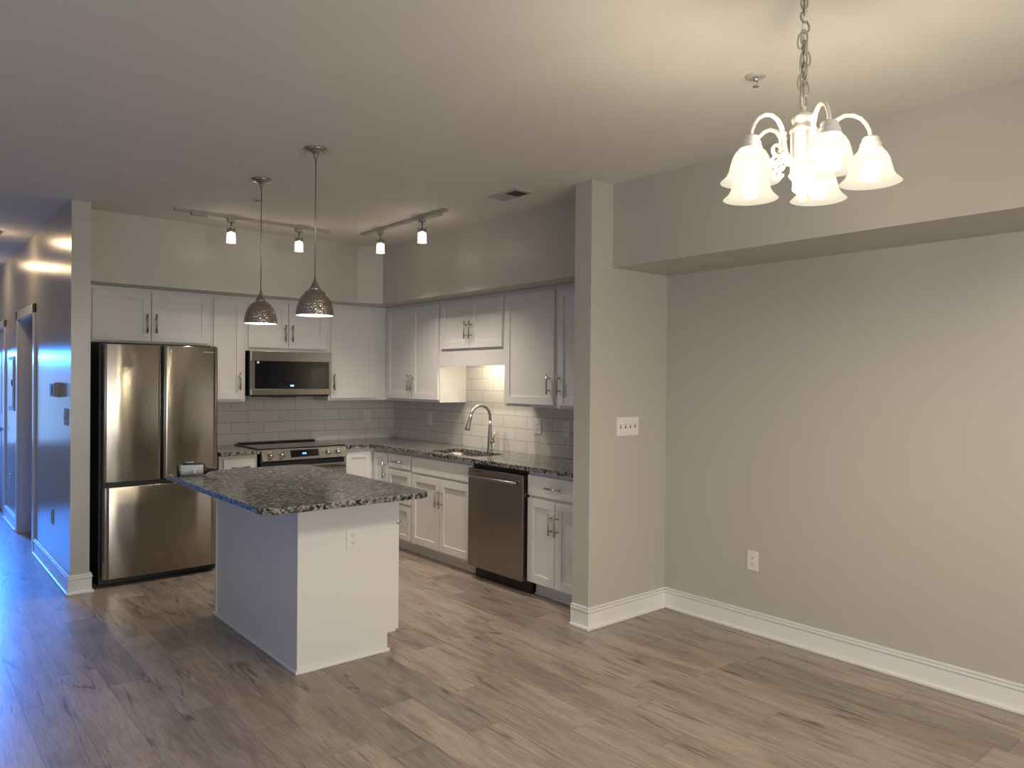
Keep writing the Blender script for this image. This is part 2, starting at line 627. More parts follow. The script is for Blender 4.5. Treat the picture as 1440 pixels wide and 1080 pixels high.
def window(name, axis, p, a0, a1, z0, z1, mull):
    """window in a wall plane: axis 'y' means the pane is at y=p, spans x"""
    f, g = MB(), MB()

    def bx(mb, u0, u1, w0, w1, v0, v1):
        if axis == 'y':
            mb.box(u0, u1, p + w0, p + w1, v0, v1)
        else:
            mb.box(p + w0, p + w1, u0, u1, v0, v1)
    t = .05
    bx(f, a0, a0 + t, -.03, .03, z0, z1)
    bx(f, a1 - t, a1, -.03, .03, z0, z1)
    bx(f, a0 + t, a1 - t, -.03, .03, z0, z0 + t)
    bx(f, a0 + t, a1 - t, -.03, .03, z1 - t, z1)
    for k in range(1, mull):
        c = a0 + (a1 - a0) * k / mull
        bx(f, c - .025, c + .025, -.025, .025, z0 + t, z1 - t)
    o = struct(f, name, M['trim'])
    bx(g, a0 + t, a1 - t, -.004, .004, z0 + t, z1 - t)
    g.done('window_pane', M['glass'], o)


window('window_1', 'y', YF + .07, -.05, .87, .65, 1.85, 1)
window('fill_window', 'y', YB - .07, -.3, 2.7, .3, 2.3, 3)  # unseen window added as the opening for the rear fill
window('window_3', 'x', XL - .07, 1.0, 3.4, .6, 2.2, 2)

# ------------------------------------------------------------------ baseboards and door trim
BH = 0.136


def prof_run(mb, path):
    """baseboard profile swept along straight runs: ((x0,y0),(x1,y1),(nx,ny), ext0, ext1)"""
    for (x0, y0), (x1, y1), (nx, ny), e0, e1 in path:
        dx, dy = x1 - x0, y1 - y0
        L = math.hypot(dx, dy)
        dx, dy = dx / L, dy / L
        for t, z0, z1, bv in ((.027, 0, .019, .006), (.013, 0, .104, 0), (.005, .103, .1265, 0), (.0175, .107, .1225, .002), (.013, .1255, BH, .003)):
            a = (x0 - dx * e0 * t, y0 - dy * e0 * t)
            c = (x1 + dx * e1 * t + nx * t, y1 + dy * e1 * t + ny * t)
            mb.box(a[0], c[0], a[1], c[1], z0, z1, bv)
    return mb


struct(prof_run(MB(), [((XD, YB), (XD, 3.111), (-1, 0), 0, 0)]), 'baseboard_dining', M['trim'])
struct(prof_run(MB(), [((3.26, 3.111), (XD, 3.111), (0, -1), 1, 0), ((3.26, 3.111), (3.26, 3.25), (-1, 0), 0, 0)]), 'baseboard_partition', M['trim'])
struct(prof_run(MB(), [((XH0, YE), (XH1, YE), (0, -1), 1, 1), ((XH0, YE), (XH0, D1[0] - .09), (-1, 0), 0, 0), ((XH1, YE), (XH1, 5.95), (1, 0), 0, 0)]), 'baseboard_hall', M['trim'])
struct(prof_run(MB(), [((XH0, D1[1] + .09), (XH0, D2[0] - .09), (-1, 0), 0, 0)]), 'baseboard_hall_far', M['trim'])


def casing(name, y0, y1, z1):
    b = MB()
    for xs, s in ((XH0, -1), (XH1, 1)):
        xa, xb = xs, xs + s * .018
        b.box(xa, xb, y0 - .09, y0 - .005, 0, z1 + .085, .004)
        b.box(xa, xb, y1 + .005, y1 + .09, 0, z1 + .085, .004)
        b.box(xa, xb, y0 - .09, y1 + .09, z1, z1 + .085, .004)
    b.box(XH0, XH1, y0 - .006, y0 + .012, 0, z1)
    b.box(XH0, XH1, y1 - .012, y1 + .006, 0, z1)
    b.box(XH0, XH1, y0, y1, z1 - .012, z1 + .006)
    return struct(b, name, M['trim'])


casing('trim_1', D1[0], D1[1], 2.06)
casing('trim_2', D2[0], D2[1], 2.04)
b = MB().box(XH0 + .012, XH0 + .05, D2[0] + .014, D2[1] - .014, .008, 2.026, .002)
for z0, z1 in ((.25, .95), (1.1, 1.85)):
    for ya, yb in ((D2[0] + .12, D2[0] + .35), (D2[0] + .43, D2[1] - .12)):
        b.box(XH0 + .006, XH0 + .014, ya, yb, z0, z1, .003)
dr = struct(b, 'door_1', M['doorpaint'])
k = MB()
k.lathe([(0, 0), (.028, 0), (.028, .006), (.012, .01), (.01, .03), (.022, .038), (.028, .05), (.024, .062), (0, .068)], (XH0 + .012, D2[0] + .085, .94), 20, Matrix.Rotation(R(-90), 3, 'Y'))
k.done('door_knob', M['nickel'], dr)

# tile backsplash
struct(MB().box(2.0, XK, YR - .009, YR, .915, 1.42), 'trim_3', M['tile_x'])
b = MB().box(XK - .009, XK, 3.25, YR - .009, .915, 1.325).box(XK - .009, XK, 4.50, 5.40, 1.325, 1.78)
struct(b, 'trim_4', M['tile_y'])

# ------------------------------------------------------------------ cabinets
# axis 'x': unit stands on the sink wall, front faces -x, u runs along y.  axis 'y': stands on the range wall, front faces -y, u runs along x.
# axis 'i': island, front faces +x, u runs along y


def bx(mb, axis, plane, u0, u1, w0, w1, z0, z1, bev=0.0):
    """w = distance in front of plane"""
    if axis == 'x':
        return mb.box(plane - w1, plane - w0, u0, u1, z0, z1, bev)
    if axis == 'i':
        return mb.box(plane + w0, plane + w1, u0, u1, z0, z1, bev)
    return mb.box(u0, u1, plane - w1, plane - w0, z0, z1, bev)


def pt(axis, plane, u, w, z):
    return (plane - w, u, z) if axis == 'x' else ((plane + w, u, z) if axis == 'i' else (u, plane - w, z))


def shaker(axis, plane, u0, u1, z0, z1, fr=.058, t=.02):
    m = MB()
    g = .0015
    u0, u1, z0, z1 = u0 + g, u1 - g, z0 + g, z1 - g
    bx(m, axis, plane, u0, u0 + fr, .001, t, z0, z1, .0012)
    bx(m, axis, plane, u1 - fr, u1, .001, t, z0, z1, .0012)
    bx(m, axis, plane, u0 + fr, u1 - fr, .001, t, z0, z0 + fr, .0012)
    bx(m, axis, plane, u0 + fr, u1 - fr, .001, t, z1 - fr, z1, .0012)
    bx(m, axis, plane, u0 + fr - .004, u1 - fr + .004, .001, t - .010, z0 + fr - .004, z1 - fr + .004)
    return m


def slab(axis, plane, u0, u1, z0, z1, t=.02):
    m = MB()
    g = .0015
    return bx(m, axis, plane, u0 + g, u1 - g, .001, t, z0 + g, z1 - g, .0025)


def pull(axis, plane, u, z, vert=True, L=.15, t=.02):
    m = MB()
    off = t + .032
    if vert:
        m.cyl(pt(axis, plane, u, off, z - L / 2), pt(axis, plane, u, off, z + L / 2), .006, n=12)
        for s in (-1, 1):
            m.cyl(pt(axis, plane, u, t - .001, z + s * L * .30), pt(axis, plane, u, off, z + s * L * .30), .0048, n=10)
    else:
        m.cyl(pt(axis, plane, u - L / 2, off, z), pt(axis, plane, u + L / 2, off, z), .006, n=12)
        for s in (-1, 1):
            m.cyl(pt(axis, plane, u + s * L * .30, t - .001, z), pt(axis, plane, u + s * L * .30, off, z), .0048, n=10)
    return m


def cabinet(name, label, axis, plane, depth, u0, u1, z0, z1, doors=(), drawers=(), fronts=(), toe=True, body=None, cat='cabinet', group=None):
    """doors: (u0,u1,z0,z1,handle_u,handle_z) ; drawers: (u0,u1,z0,z1,style,handle_z)"""
    c = pt(axis, plane, (u0 + u1) / 2, -depth / 2, z0)
    root = thing(name, c, label, cat, group)
    m = MB()
    if body:
        body(m)
    elif toe:
        bx(m, axis, plane, u0, u1, -depth, 0, z0 + .1, z1)
        bx(m, axis, plane, u0, u1, -depth, -.085, z0, z0 + .1)
    else:
        bx(m, axis, plane, u0, u1, -depth, 0, z0, z1)
    m.done('body', M['cab'], root)
    if toe:
        k = MB()
        bx(k, axis, plane, u0, u1, -.085, -.072, z0, z0 + .098)
        bx(k, axis, plane, u0, u1, -.072, -.062, z0, z0 + .016, .004)
        k.done('toe_kick', M['cab'], root)
    for d in doors:
        o = shaker(axis, plane, *d[:4]).done('door', M['cab'], root)
        if d[4] is not None:
            pull(axis, plane, d[4], d[5]).done('handle', M['nickel'], o, label='brushed nickel bar handle')
    for d in drawers:
        o = (shaker(axis, plane, *d[:4], .045) if d[4] else slab(axis, plane, *d[:4])).done('drawer', M['cab'], root)
        if d[5] is not None:
            pull(axis, plane, (d[0] + d[1]) / 2, d[5], False).done('handle', M['nickel'], o, label='brushed nickel bar handle')
    for d in fronts:
        slab(axis, plane, *d[:4]).done('false_front', M['cab'], root)
    return root


UP = 'white shaker wall cabinets under the soffit'
BA = 'white shaker base cabinets under the granite'
PY, PX = 6.344, 3.74            # upper face planes
ZU0, ZU1 = 1.314, 2.2175
DU = YR - .002 - PY
DX = XK - .011 - PX
# range wall uppers
cabinet('wall_cabinet', 'white double door wall cabinet directly above the steel refrigerator', 'y', PY, DU, 1.09, 2.062, 1.785, ZU1,
        [(1.178, 1.593, 1.80, 2.19, 1.561, 1.942), (1.597, 2.044, 1.80, 2.19, 1.628, 1.942)], toe=False, group=UP)
cabinet('wall_cabinet', 'tall narrow single door white wall cabinet between refrigerator and microwave', 'y', PY, DU, 2.063, 2.352, ZU0, ZU1,
        [(2.078, 2.332, 1.335, 2.19, 2.296, 1.49)], toe=False, group=UP)
cabinet('wall_cabinet', 'short double door white wall cabinet directly above the microwave', 'y', PY, DU, 2.353, 3.128, 1.757, ZU1,
        [(2.372, 2.731, 1.785, 2.19, 2.698, 1.918), (2.735, 3.10, 1.785, 2.19, 2.764, 1.918)], toe=False, group=UP)
cabinet('wall_cabinet', 'tall single door white wall cabinet filling the corner beside the microwave', 'y', PY, DU, 3.129, XK - .011, ZU0, ZU1,
        [(3.146, 3.612, 1.335, 2.19, 3.172, 1.487)], toe=False, group=UP)
# sink wall uppers
cabinet('wall_cabinet', 'tall two door white wall cabinet between the corner and the lit sink opening', 'x', PX, DX, 5.40, 6.343, ZU0, ZU1,
        [(5.412, 5.838, 1.335, 2.19, 5.812, 1.487), (5.840, 6.285, 1.335, 2.19, 5.868, 1.487)], toe=False, group=UP)


def over_sink(m):
    bx(m, 'x', PX, 4.502, 5.399, -DX, 0, 1.772, ZU1)
    bx(m, 'x', PX, 4.502, 5.399, -.019, 0, 1.637, 1.772)


cabinet('wall_cabinet', 'short two door white wall cabinet with plain valance over the sink', 'x', PX, DX, 4.502, 5.399, 1.637, ZU1,
        [(4.522, 4.949, 1.785, 2.19, 4.917, 1.937), (4.953, 5.380, 1.785, 2.19, 4.985, 1.937)], toe=False, body=over_sink, group=UP)
cabinet('wall_cabinet', 'wide two door white wall cabinet between the lit opening and the partition wall', 'x', PX, DX, 3.252, 4.501, ZU0, ZU1,
        [(3.917, 4.485, 1.335, 2.19, 3.962, 1.49), (3.30, 3.880, 1.335, 2.19, 3.852, 1.49)], toe=False, group=UP)
# base units
BX, BY = 3.455, 6.063
BDX, BDY = XK - .011 - BX, YR - .011 - BY
cabinet('base_cabinet', 'narrow white base cabinet with one drawer between refrigerator and range', 'y', BY, BDY, 2.04, 2.352, 0, .884,
        [(2.065, 2.332, .115, .70, 2.305, .60)], [(2.070, 2.332, .72, .857, 0, .787)], group=BA)
# corner unit, bi-fold doors meeting in the inner corner
root = thing('base_cabinet', (3.7, 6.3, 0), 'white corner base cabinet with two narrow doors meeting in the inner corner', 'cabinet', BA)
m = MB().box(3.158, XK - .011, BY, YR - .011, .1, .884).box(BX, XK - .011, 5.79, BY, .1, .884)
m.box(3.158, XK - .011, BY + .085, YR - .011, 0, .1).box(BX + .085, XK - .011, 5.79, BY + .085, 0, .1)
m.done('body', M['cab'], root)
k = MB().box(3.158, BX + .085, BY + .072, BY + .085, 0, .098).box(BX + .072, BX + .085, 5.79, BY + .085, 0, .098)
k.done('toe_kick', M['cab'], root)
shaker('y', BY, 3.162, 3.41, .115, .853, .052).done('door', M['cab'], root)
d = shaker('x', BX, 5.79, 6.035, .115, .853, .052).done('door', M['cab'], root)
pull('x', BX, 5.818, .70).done('handle', M['nickel'], d, label='brushed nickel bar handle')

cabinet('base_cabinet', 'white three drawer base cabinet between corner unit and sink cabinet', 'x', BX, BDX, 5.392, 5.789, 0, .884,
        [], [(5.408, 5.774, .733, .857, 0, .79), (5.408, 5.774, .428, .712, 1, .575), (5.408, 5.774, .115, .410, 1, .27)], group=BA)


def sink_base(m):
    u0, u1 = 4.535, 5.391
    bx(m, 'x', BX, u0, u0 + .018, -BDX, -.019, .1, .884)
    bx(m, 'x', BX, u1 - .018, u1, -BDX, -.019, .1, .884)
    bx(m, 'x', BX, u0, u1, -.019, 0, .1, .884)
    bx(m, 'x', BX, u0, u1, -BDX, -BDX + .012, .1, .884)
    bx(m, 'x', BX, u0, u1, -BDX, -.019, .1, .118)
    bx(m, 'x', BX, u0, u1, -BDX, -.085, 0, .1)


cabinet('base_cabinet', 'wide white sink base cabinet with two doors beside the dishwasher', 'x', BX, BDX, 4.535, 5.391, 0, .884,
        [(4.540, 4.957, .115, .705, 4.923, .548), (4.959, 5.380, .115, .705, 4.980, .548)], [], [(4.540, 5.380, .722, .857)], body=sink_base, group=BA)
cabinet('base_cabinet', 'white base cabinet with drawer and two doors between dishwasher and partition', 'x', BX, BDX, 3.252, 3.878, 0, .884,
        [(3.597, 3.874, .106, .697, 3.626, .542), (3.312, 3.593, .106, .697, 3.566, .542)], [(3.312, 3.874, .713, .857, 0, .783)], group=BA)

# ------------------------------------------------------------------ granite tops
CT0, CT1 = .885, .915
SX0, SX1, SY0, SY1 = 3.505, 3.835, 4.57, 5.24


def rrect(x0, x1, y0, y1, r, n=6):
    p = []
    for cx, cy, a in ((x1 - r, y1 - r, 0), (x0 + r, y1 - r, 90), (x0 + r, y0 + r, 180), (x1 - r, y0 + r, 270)):
        for i in range(n + 1):
            t = R(a + 90 * i / n)
            p.append((cx + r * math.cos(t), cy + r * math.sin(t)))
    return p


def slab_with_hole(outer, hole, z0, z1):
    mb = MB()
    b = mb.bm
    loops = []
    for z in (z0, z1):
        lo = [b.verts.new((x, y, z)) for x, y in outer]
        ho = [b.verts.new((x, y, z)) for x, y in hole]
        es = [b.edges.new((l[i], l[(i + 1) % len(l)])) for l in (lo, ho) for i in range(len(l))]
        bmesh.ops.triangle_fill(b, edges=es, use_beauty=True)
        loops.append((lo, ho))
    for a, c in zip(loops[0], loops[1]):
        for i in range(len(a)):
            j = (i + 1) % len(a)
            b.faces.new((a[i], a[j], c[j], c[i]))
    bmesh.ops.recalc_face_normals(b, faces=b.faces[:])
    return mb


outer = [(3.152, 6.018), (3.395, 6.018), (3.409, 6.004), (3.409, 3.252), (XK - .011, 3.252), (XK - .011, YR - .011), (3.152, YR - .011)]
o = slab_with_hole(outer, rrect(SX0, SX1, SY0, SY1, .09), CT0, CT1).done('countertop', M['granite'], loc=(3.72, 4.95, CT0))
tag(o, 'speckled granite countertop running from the range round the corner past the sink', 'countertop', 'granite countertops')
o = MB().box(2.04, 2.366, 6.018, YR - .011, CT0, CT1, .003).done('countertop', M['granite'], loc=(2.2, 6.34, CT0))
tag(o, 'short granite countertop piece between refrigerator and range', 'countertop', 'granite countertops')
o = MB().prism(rrect(1.315, 2.245, 3.295, 4.92, .085, 8), CT0, CT1, 'z', .004).done('countertop', M['granite'], loc=(1.78, 4.1, CT0))
tag(o, 'speckled granite island top with rounded corners', 'countertop', 'granite countertops')

# sink bowl
b = MB()
prof = [(0, 1.0), (.004, 1.0), (.012, .97), (.016, .9)]
bmx = b.bm
rings = []
for inset, z in ((-.012, CT0 - .001), (.002, CT0 - .001), (.004, CT0 - .12), (.02, CT0 - .175), (.06, CT0 - .19)):
    rings.append([bmx.verts.new((x, y, z)) for x, y in rrect(SX0 + inset, SX1 - inset, SY0 + inset, SY1 - inset, .09 - max(0, inset) * .5)])
for A, B in zip(rings, rings[1:]):
    for i in range(len(A)):
        j = (i + 1) % len(A)
        f = bmx.faces.new((A[i], A[j], B[j], B[i]))
        f.smooth = True
bmx.faces.new(rings[-1])
sk = thing('kitchen_sink', ((SX0 + SX1) / 2, (SY0 + SY1) / 2, CT0 - .19), 'stainless steel undermount sink set into the granite counter', 'sink')
b.done('bowl', M['sink'], sk)
MB().lathe([(0, .004), (.02, .003), (.038, .006), (.042, .001)], ((SX0 + SX1) / 2, (SY0 + SY1) / 2, CT0 - .19), 24).done('drain', M['chrome'], sk)

# faucet
FX, FY = 3.912, 4.9
fa = thing('faucet', (FX, FY, CT1), 'brushed nickel gooseneck pull-down faucet behind the sink', 'faucet')
MB().lathe([(0, 0), (.027, 0), (.027, .006), (.023, .012), (.0215, .06), (.017, .14), (.0135, .2), (.0125, .26), (0, .26)], (FX, FY, CT1), 24).done('base', M['nickel'], fa)
path = [(FX, FY, CT1 + .24)]
rr = .103
for i in range(15):
    a = R(180 * i / 14 * 0.93)
    path.append((FX - rr + rr * math.cos(a), FY, CT1 + .285 + rr * math.sin(a)))
MB().tube(path, .0122, 14).done('spout', M['nickel'], fa)
e, e0 = Vector(path[-1]), Vector(path[-2])
dd = (e - e0).normalized()
MB().tube([e - dd * .004, e + dd * .02, e + dd * .075, e + dd * .125, e + dd * .13], [.0135, .015, .018, .024, .02], 18).done('spray_head', M['nickel'], fa)
h = MB().cyl((FX, FY - .012, CT1 + .075), (FX, FY - .05, CT1 + .082), .013, .013, 16)
h.tube([(FX, FY - .043, CT1 + .083), (FX + .004, FY - .046, CT1 + .12), (FX + .012, FY - .05, CT1 + .17)], [.008, .006, .0045], 12)
h.done('lever', M['nickel'], fa)

# light bar under the sink cabinet
tl = thing('task_light', (3.815, 4.95, 1.75), 'lit warm light bar hidden behind the valance over the sink', 'light')
MB().box(3.775, 3.855, 4.71, 5.09, 1.752, 1.771, .003).done('housing', M['trim'], tl)
MB().box(3.782, 3.848, 4.73, 5.07, 1.744, 1.751).done('diffuser', M['bar'], tl)

# ------------------------------------------------------------------ refrigerator
fr = thing('refrigerator', (1.575, 6.3, 0), 'stainless french door refrigerator with bottom freezer and black sides', 'refrigerator')
fx0, fx1, fy = 1.168, 1.978, 5.895
MB().box(fx0 - .012, fx1 + .006, fy + .065, 6.62, .012, 1.765, .004).done('body', M['black'], fr)


def bowed(x0, x1, z0, z1, bow, rl, rr_, t=.055):
    """door skin whose front bows toward the room; edges turned back"""
    mb = MB()
    b = mb.bm
    nx, nz = 28, 2
    pts = []
    for i in range(nx + 1):
        s = i / nx
        x = x0 + (x1 - x0) * s
        y = fy - bow * (1 - (2 * s - 1) ** 2)
        el = (x - x0)
        er = (x1 - x)
        for d, r_ in ((el, rl), (er, rr_)):
            if r_ and d < r_:
                y += r_ - math.sqrt(max(0, r_ * r_ - (r_ - d) ** 2))
        pts.append((x, y))
    pts += [(x1, fy + t), (x0, fy + t)]
    return MB().prism(pts, z0, z1, 'z', .004, 2)


for x0, x1 in ((fx0, 1.5625), (1.5735, fx1)):
    d = bowed(x0, x1, .757, 1.757, .007, .022 if x0 == fx0 else .01, .022 if x1 == fx1 else .01).done('door', M['steel'], fr)
    for f in d.data.polygons:
        f.use_smooth = abs(f.normal.z) < .5
    if x1 == fx1:
        lg = MB()
        for i in range(7):
            lg.box(1.858 + i * .012, 1.866 + i * .012, fy - .0065, fy - .0045, 1.712, 1.7195)
        lg.done('logo_mark', M['pale_marks'], d)
d = bowed(fx0, fx1, .06, .722, .008, .022, .022).done('freezer_drawer', M['steel'], fr)
for f in d.data.polygons:
    f.use_smooth = abs(f.normal.z) < .5
MB().box(fx0 + .01, fx1 - .01, fy + .03, fy + .066, .722, .757).done('gasket', M['black'], fr)
MB().box(fx0, fx1, fy + .09, fy + .12, .004, .06).done('toe_grille', M['black'], fr)
for x in (fx0 + .09, fx1 - .09):
    MB().lathe([(0, 0), (.02, 0), (.022, .012), (.012, .018), (.012, .05), (0, .05)], (x, fy + .085, 0), 16).done('foot', M['black'], fr)
MB().box(fx0 - .008, fx0 + .04, fy + .03, fy + .09, 1.757, 1.772, .003).done('hinge_cover', M['black'], fr)

# ------------------------------------------------------------------ range
rg = thing('range', (2.76, 6.34, 0), 'stainless slide-in electric range with front knobs and black glass cooktop', 'range')
rx0, rx1, ry = 2.372, 3.146, 6.0
MB().box(rx0 + .004, rx1 - .004, ry + .04, YR - .02, .02, .905).done('body', M['black'], rg)
MB().box(rx0 - .004, rx1 + .003, ry + .035, YR - .03, .9155, .926, .003).done('cooktop', M['blackglass'], rg)
MB().box(rx0 + .02, rx1 - .03, YR - .085, YR - .03, .926, .938, .003).done('rear_vent', M['black'], rg)
# sloping control panel
pp = [(ry - .012, .825), (ry + .05, .80), (ry + .05, .916), (ry + .022, .916)]
cp = MB().prism(pp, rx0, rx1, 'x', .003).done('control_panel', M['steel_plain'], rg)
sl = Vector((0, ry + .022 - (ry - .012), .916 - .825)).normalized()
nn = Vector((0, -sl.z, sl.y))


def onpanel(x, s, h):
    p = Vector((x, ry - .012, .825)) + sl * s + nn * h
    return p


def tilt_box(mb, x0, x1, s0, s1, h0, h1):
    b = bmesh.new()
    vs = [b.verts.new(onpanel(x, s, h)) for x in (x0, x1) for s in (s0, s1) for h in (h0, h1)]
    for f in ((0, 1, 3, 2), (4, 5, 7, 6), (0, 1, 5, 4), (2, 3, 7, 6), (0, 2, 6, 4), (1, 3, 7, 5)):
        b.faces.new([vs[i] for i in f])
    bmesh.ops.recalc_face_normals(b, faces=b.faces[:])
    return mb._merge(b)


ds = tilt_box(MB(), 2.622, 2.878, .022, .083, -.004, .0015).done('display', M['blackglass'], cp)
dg = MB()
for i, x in enumerate((2.728, 2.742, 2.752)):
    tilt_box(dg, x, x + .008, .054, .057, .0016, .0022)
    tilt_box(dg, x, x + .008, .044, .047, .0016, .0022)
    tilt_box(dg, x, x + .002, .044, .057, .0016, .0022)
    tilt_box(dg, x + .006, x + .008, .044, .057, .0016, .0022)
dg.done('clock_digits', M['blue_digits'], ds)
rotk = nn.to_track_quat('Z', 'Y').to_matrix()
for x in (2.444, 2.542, 2.962, 3.058):
    kn = MB().lathe([(0, 0), (.026, 0), (.026, .008), (.021, .012), (.0195, .034), (.017, .037), (0, .037)], onpanel(x, .05, 0), 24, rotk)
    kn = kn.done('knob', M['chrome'], rg)
    tilt_box(MB(), x - .004, x + .004, .032, .068, .037, .046).done('knob_grip', M['chrome'], kn)
od = MB().box(rx0 + .008, rx1 - .008, ry, ry + .04, .225, .775, .004).done('oven_door', M['steel_plain'], rg)
MB().box(rx0 + .09, rx1 - .09, ry - .002, ry + .004, .30, .66, .002).done('oven_window', M['blackglass'], od)
h = MB().cyl((rx0 + .04, ry - .05, .745), (rx1 - .04, ry - .05, .745), .0125, n=16)
for x in (rx0 + .055, rx1 - .055):
    h.box(x - .012, x + .012, ry - .056, ry + .001, .735, .757, .003)
h.done('oven_handle', M['steel_plain'], od)
MB().box(rx0 + .008, rx1 - .008, ry + .005, ry + .04, .06, .215, .004).done('drawer', M['steel_plain'], rg)
MB().box(rx0 + .02, rx1 - .02, ry + .06, ry + .09, 0, .06).done('toe_kick', M['black'], rg)

# ------------------------------------------------------------------ microwave
mw = thing('microwave', (2.75, 6.45, 1.362), 'stainless over-the-range microwave with black glass door', 'microwave')
mx0, mx1, my = 2.372, 3.122, 6.262
MB().box(mx0 + .002, mx1 - .002, my + .03, YR - .004, 1.362, 1.754, .003).done('body', M['black'], mw)
md = MB()
md.box(mx0, mx1, my, my + .03, 1.668, 1.754, .003).box(mx0, mx1, my, my + .03, 1.372, 1.425, .003)
md.box(mx0, mx0 + .034, my, my + .03, 1.425, 1.668).box(mx1 - .024, mx1, my, my + .03, 1.425, 1.668)
md = md.done('door', M['steel_plain'], mw)
gp = MB().box(mx0 + .033, mx1 - .023, my + .003, my + .026, 1.424, 1.669).done('door_glass', M['blackglass'], md)
dg = MB()
for x in (2.728, 2.741, 2.751):
    for z0, z1 in ((1.446, 1.4485), (1.4575, 1.460)):
        dg.box(x, x + .008, my + .001, my + .0035, z0, z1)
    dg.box(x, x + .002, my + .001, my + .0035, 1.446, 1.46).box(x + .006, x + .008, my + .001, my + .0035, 1.446, 1.46)
dg.done('clock_digits', M['blue_digits'], gp)
dim = plain('dim marks', (.10, .10, .10), .4)
for z, n in ((1.446, 9), (1.466, 7)):
    for i in range(n):
        MB().box(2.61 + i * .0105, 2.615 + i * .0105, my + .0015, my + .0035, z, z + .003).done('printed_mark', dim, gp)
st = MB().box(2.425, 2.445, my + .001, my + .0035, 1.645, 1.664).done('sticker', plain('white sticker', (.8, .8, .8), .5), gp)
MB().box(mx0 + .02, mx1 - .02, my + .02, my + .05, 1.355, 1.372, .002).done('vent_strip', M['black'], mw)
MB().box(2.57, 2.80, my + .03, my + .12, 1.348, 1.362, .002).done('light_cover', M['black'], mw)

# ------------------------------------------------------------------ dishwasher
dw = thing('dishwasher', (3.75, 4.205, 0), 'dark stainless dishwasher with bar handle between the base cabinets', 'dishwasher')
MB().box(BX + .012, XK - .03, 3.884, 4.53, .10, .872).done('body', M['black'], dw)
dd_ = MB().box(BX - .05, BX + .012, 3.893, 4.53, .098, .846, .005).done('door', M['steel_dark'], dw)
h = MB().tube([(BX - .05, 3.95, .79), (BX - .079, 3.955, .79), (BX - .086, 3.975, .79), (BX - .088, 4.21, .79), (BX - .086, 4.445, .79), (BX - .079, 4.465, .79), (BX - .05, 4.47, .79)], .011, 14)
h.done('handle', M['steel_plain'], dd_)
MB().box(BX - .0515, BX - .0495, 4.36, 4.46, .822, .834).done('logo_mark', plain('raised brown mark', (.22, .17, .13), .35, 1.0), dd_)
MB().box(BX + .002, BX + .011, 3.886, 4.528, .848, .884).done('control_strip', M['black'], dw)
MB().box(BX + .03, BX + .05, 3.885, 4.53, .004, .098).done('toe_panel', M['black'], dw)

# ------------------------------------------------------------------ island
ix0, ix1, iy0, iy1 = 1.608, 2.19, 3.582, 4.815
isl = thing('kitchen_island', ((ix0 + ix1) / 2, (iy0 + iy1) / 2, 0), 'white island cabinet with plain panels under the rounded granite top', 'island')
m = MB().prism([(ix0, 0), (ix1 - .055, 0), (ix1 - .055, .1), (ix1, .1), (ix1, .884), (ix0, .884)], iy0, iy1, 'y')
m.done('body', M['cab'], isl)
for y0, y1 in ((iy0 - .005, iy0 + .018), (iy1 - .018, iy1 + .005)):
    MB().box(ix0 - .006, ix0 + .022, y0, y1, .018, .884, .002).done('corner_trim', M['cab'], isl)
s = MB().box(ix0 - .016, ix0, iy0 - .016, iy1 + .016, 0, .019, .005).box(ix0, ix1 - .045, iy0 - .016, iy0, 0, .019, .005).box(ix0, ix1 - .045, iy1, iy1 + .016, 0, .019, .005)
s.done('shoe_moulding', M['trim'], isl)
for u0, u1, hu in ((iy0 + .004, 4.195, 4.165), (4.199, iy1 - .004, 4.229)):
    d = shaker('i', ix1, u0, u1, .106, .70).done('door', M['cab'], isl)
    pull('i', ix1, hu, .55).done('handle', M['nickel'], d)
    d = slab('i', ix1, u0, u1, .715, .868).done('drawer', M['cab'], isl)
    pull('i', ix1, (u0 + u1) / 2, .79, False).done('handle', M['nickel'], d)

# ------------------------------------------------------------------ outlets and switches


def wallplate(name, label, cat, axis, plane, u, z, kind, gang=1, w=None, h=.118, group=None, t=.006, pm=None):
    """kind: 'duplex' or 'toggle' or 'decora' ; axis 'x' faces -x, 'y' faces -y"""
    root = thing(name, pt(axis, plane, u, 0, z), label, cat, group)
    W = w or (.073 + .046 * (gang - 1))
    p = MB()
    bx(p, axis, plane, u - W / 2, u + W / 2, 0, t, z - h / 2, z + h / 2, .002)
    p.done('cover_plate', pm or M['plate'], root)
    for g in range(gang):
        c = u + (g - (gang - 1) / 2) * .046
        if kind == 'duplex':
            for s in (-1, 1):
                zz = z + s * .0195
                f = MB()
                n = 18
                poly = []
                for i in range(n):
                    a = 2 * math.pi * i / n
                    poly.append((c + .0165 * math.cos(a), zz + max(-.013, min(.013, .0165 * math.sin(a)))))
                if axis == 'x':
                    f.prism(poly, plane - t - .0015, plane - t + .001, 'x')
                else:
                    f.prism(poly, plane - t - .0015, plane - t + .001, 'y')
                fo = f.done('socket', pm or M['plate'], root)
                sl_ = MB()
                for q in (-.006, .006):
                    bx(sl_, axis, plane, c + q - .0013, c + q + .0013, t + .0012, t + .002, zz - .003, zz + .006)
                bx(sl_, axis, plane, c - .0022, c + .0022, t + .0012, t + .002, zz - .0105, zz - .006)
                sl_.done('slots', M['slot'], fo)
        elif kind == 'toggle':
            f = MB()
            bx(f, axis, plane, c - .005, c + .005, t - .001, t + .001, z - .012, z + .012)
            fo = f.done('switch_slot', M['slot'], root)
            tg_ = MB()
            bx(tg_, axis, plane, c - .004, c + .004, t, t + .011, z - .001, z + .009, .0015)
            tg_.done('toggle', M['plate'], fo)
        else:
            f = MB()
            bx(f, axis, plane, c - .0165, c + .0165, t - .001, t + .003, z - .033, z + .033, .001)
            f.done('rocker', M['plate'], root)
    return root


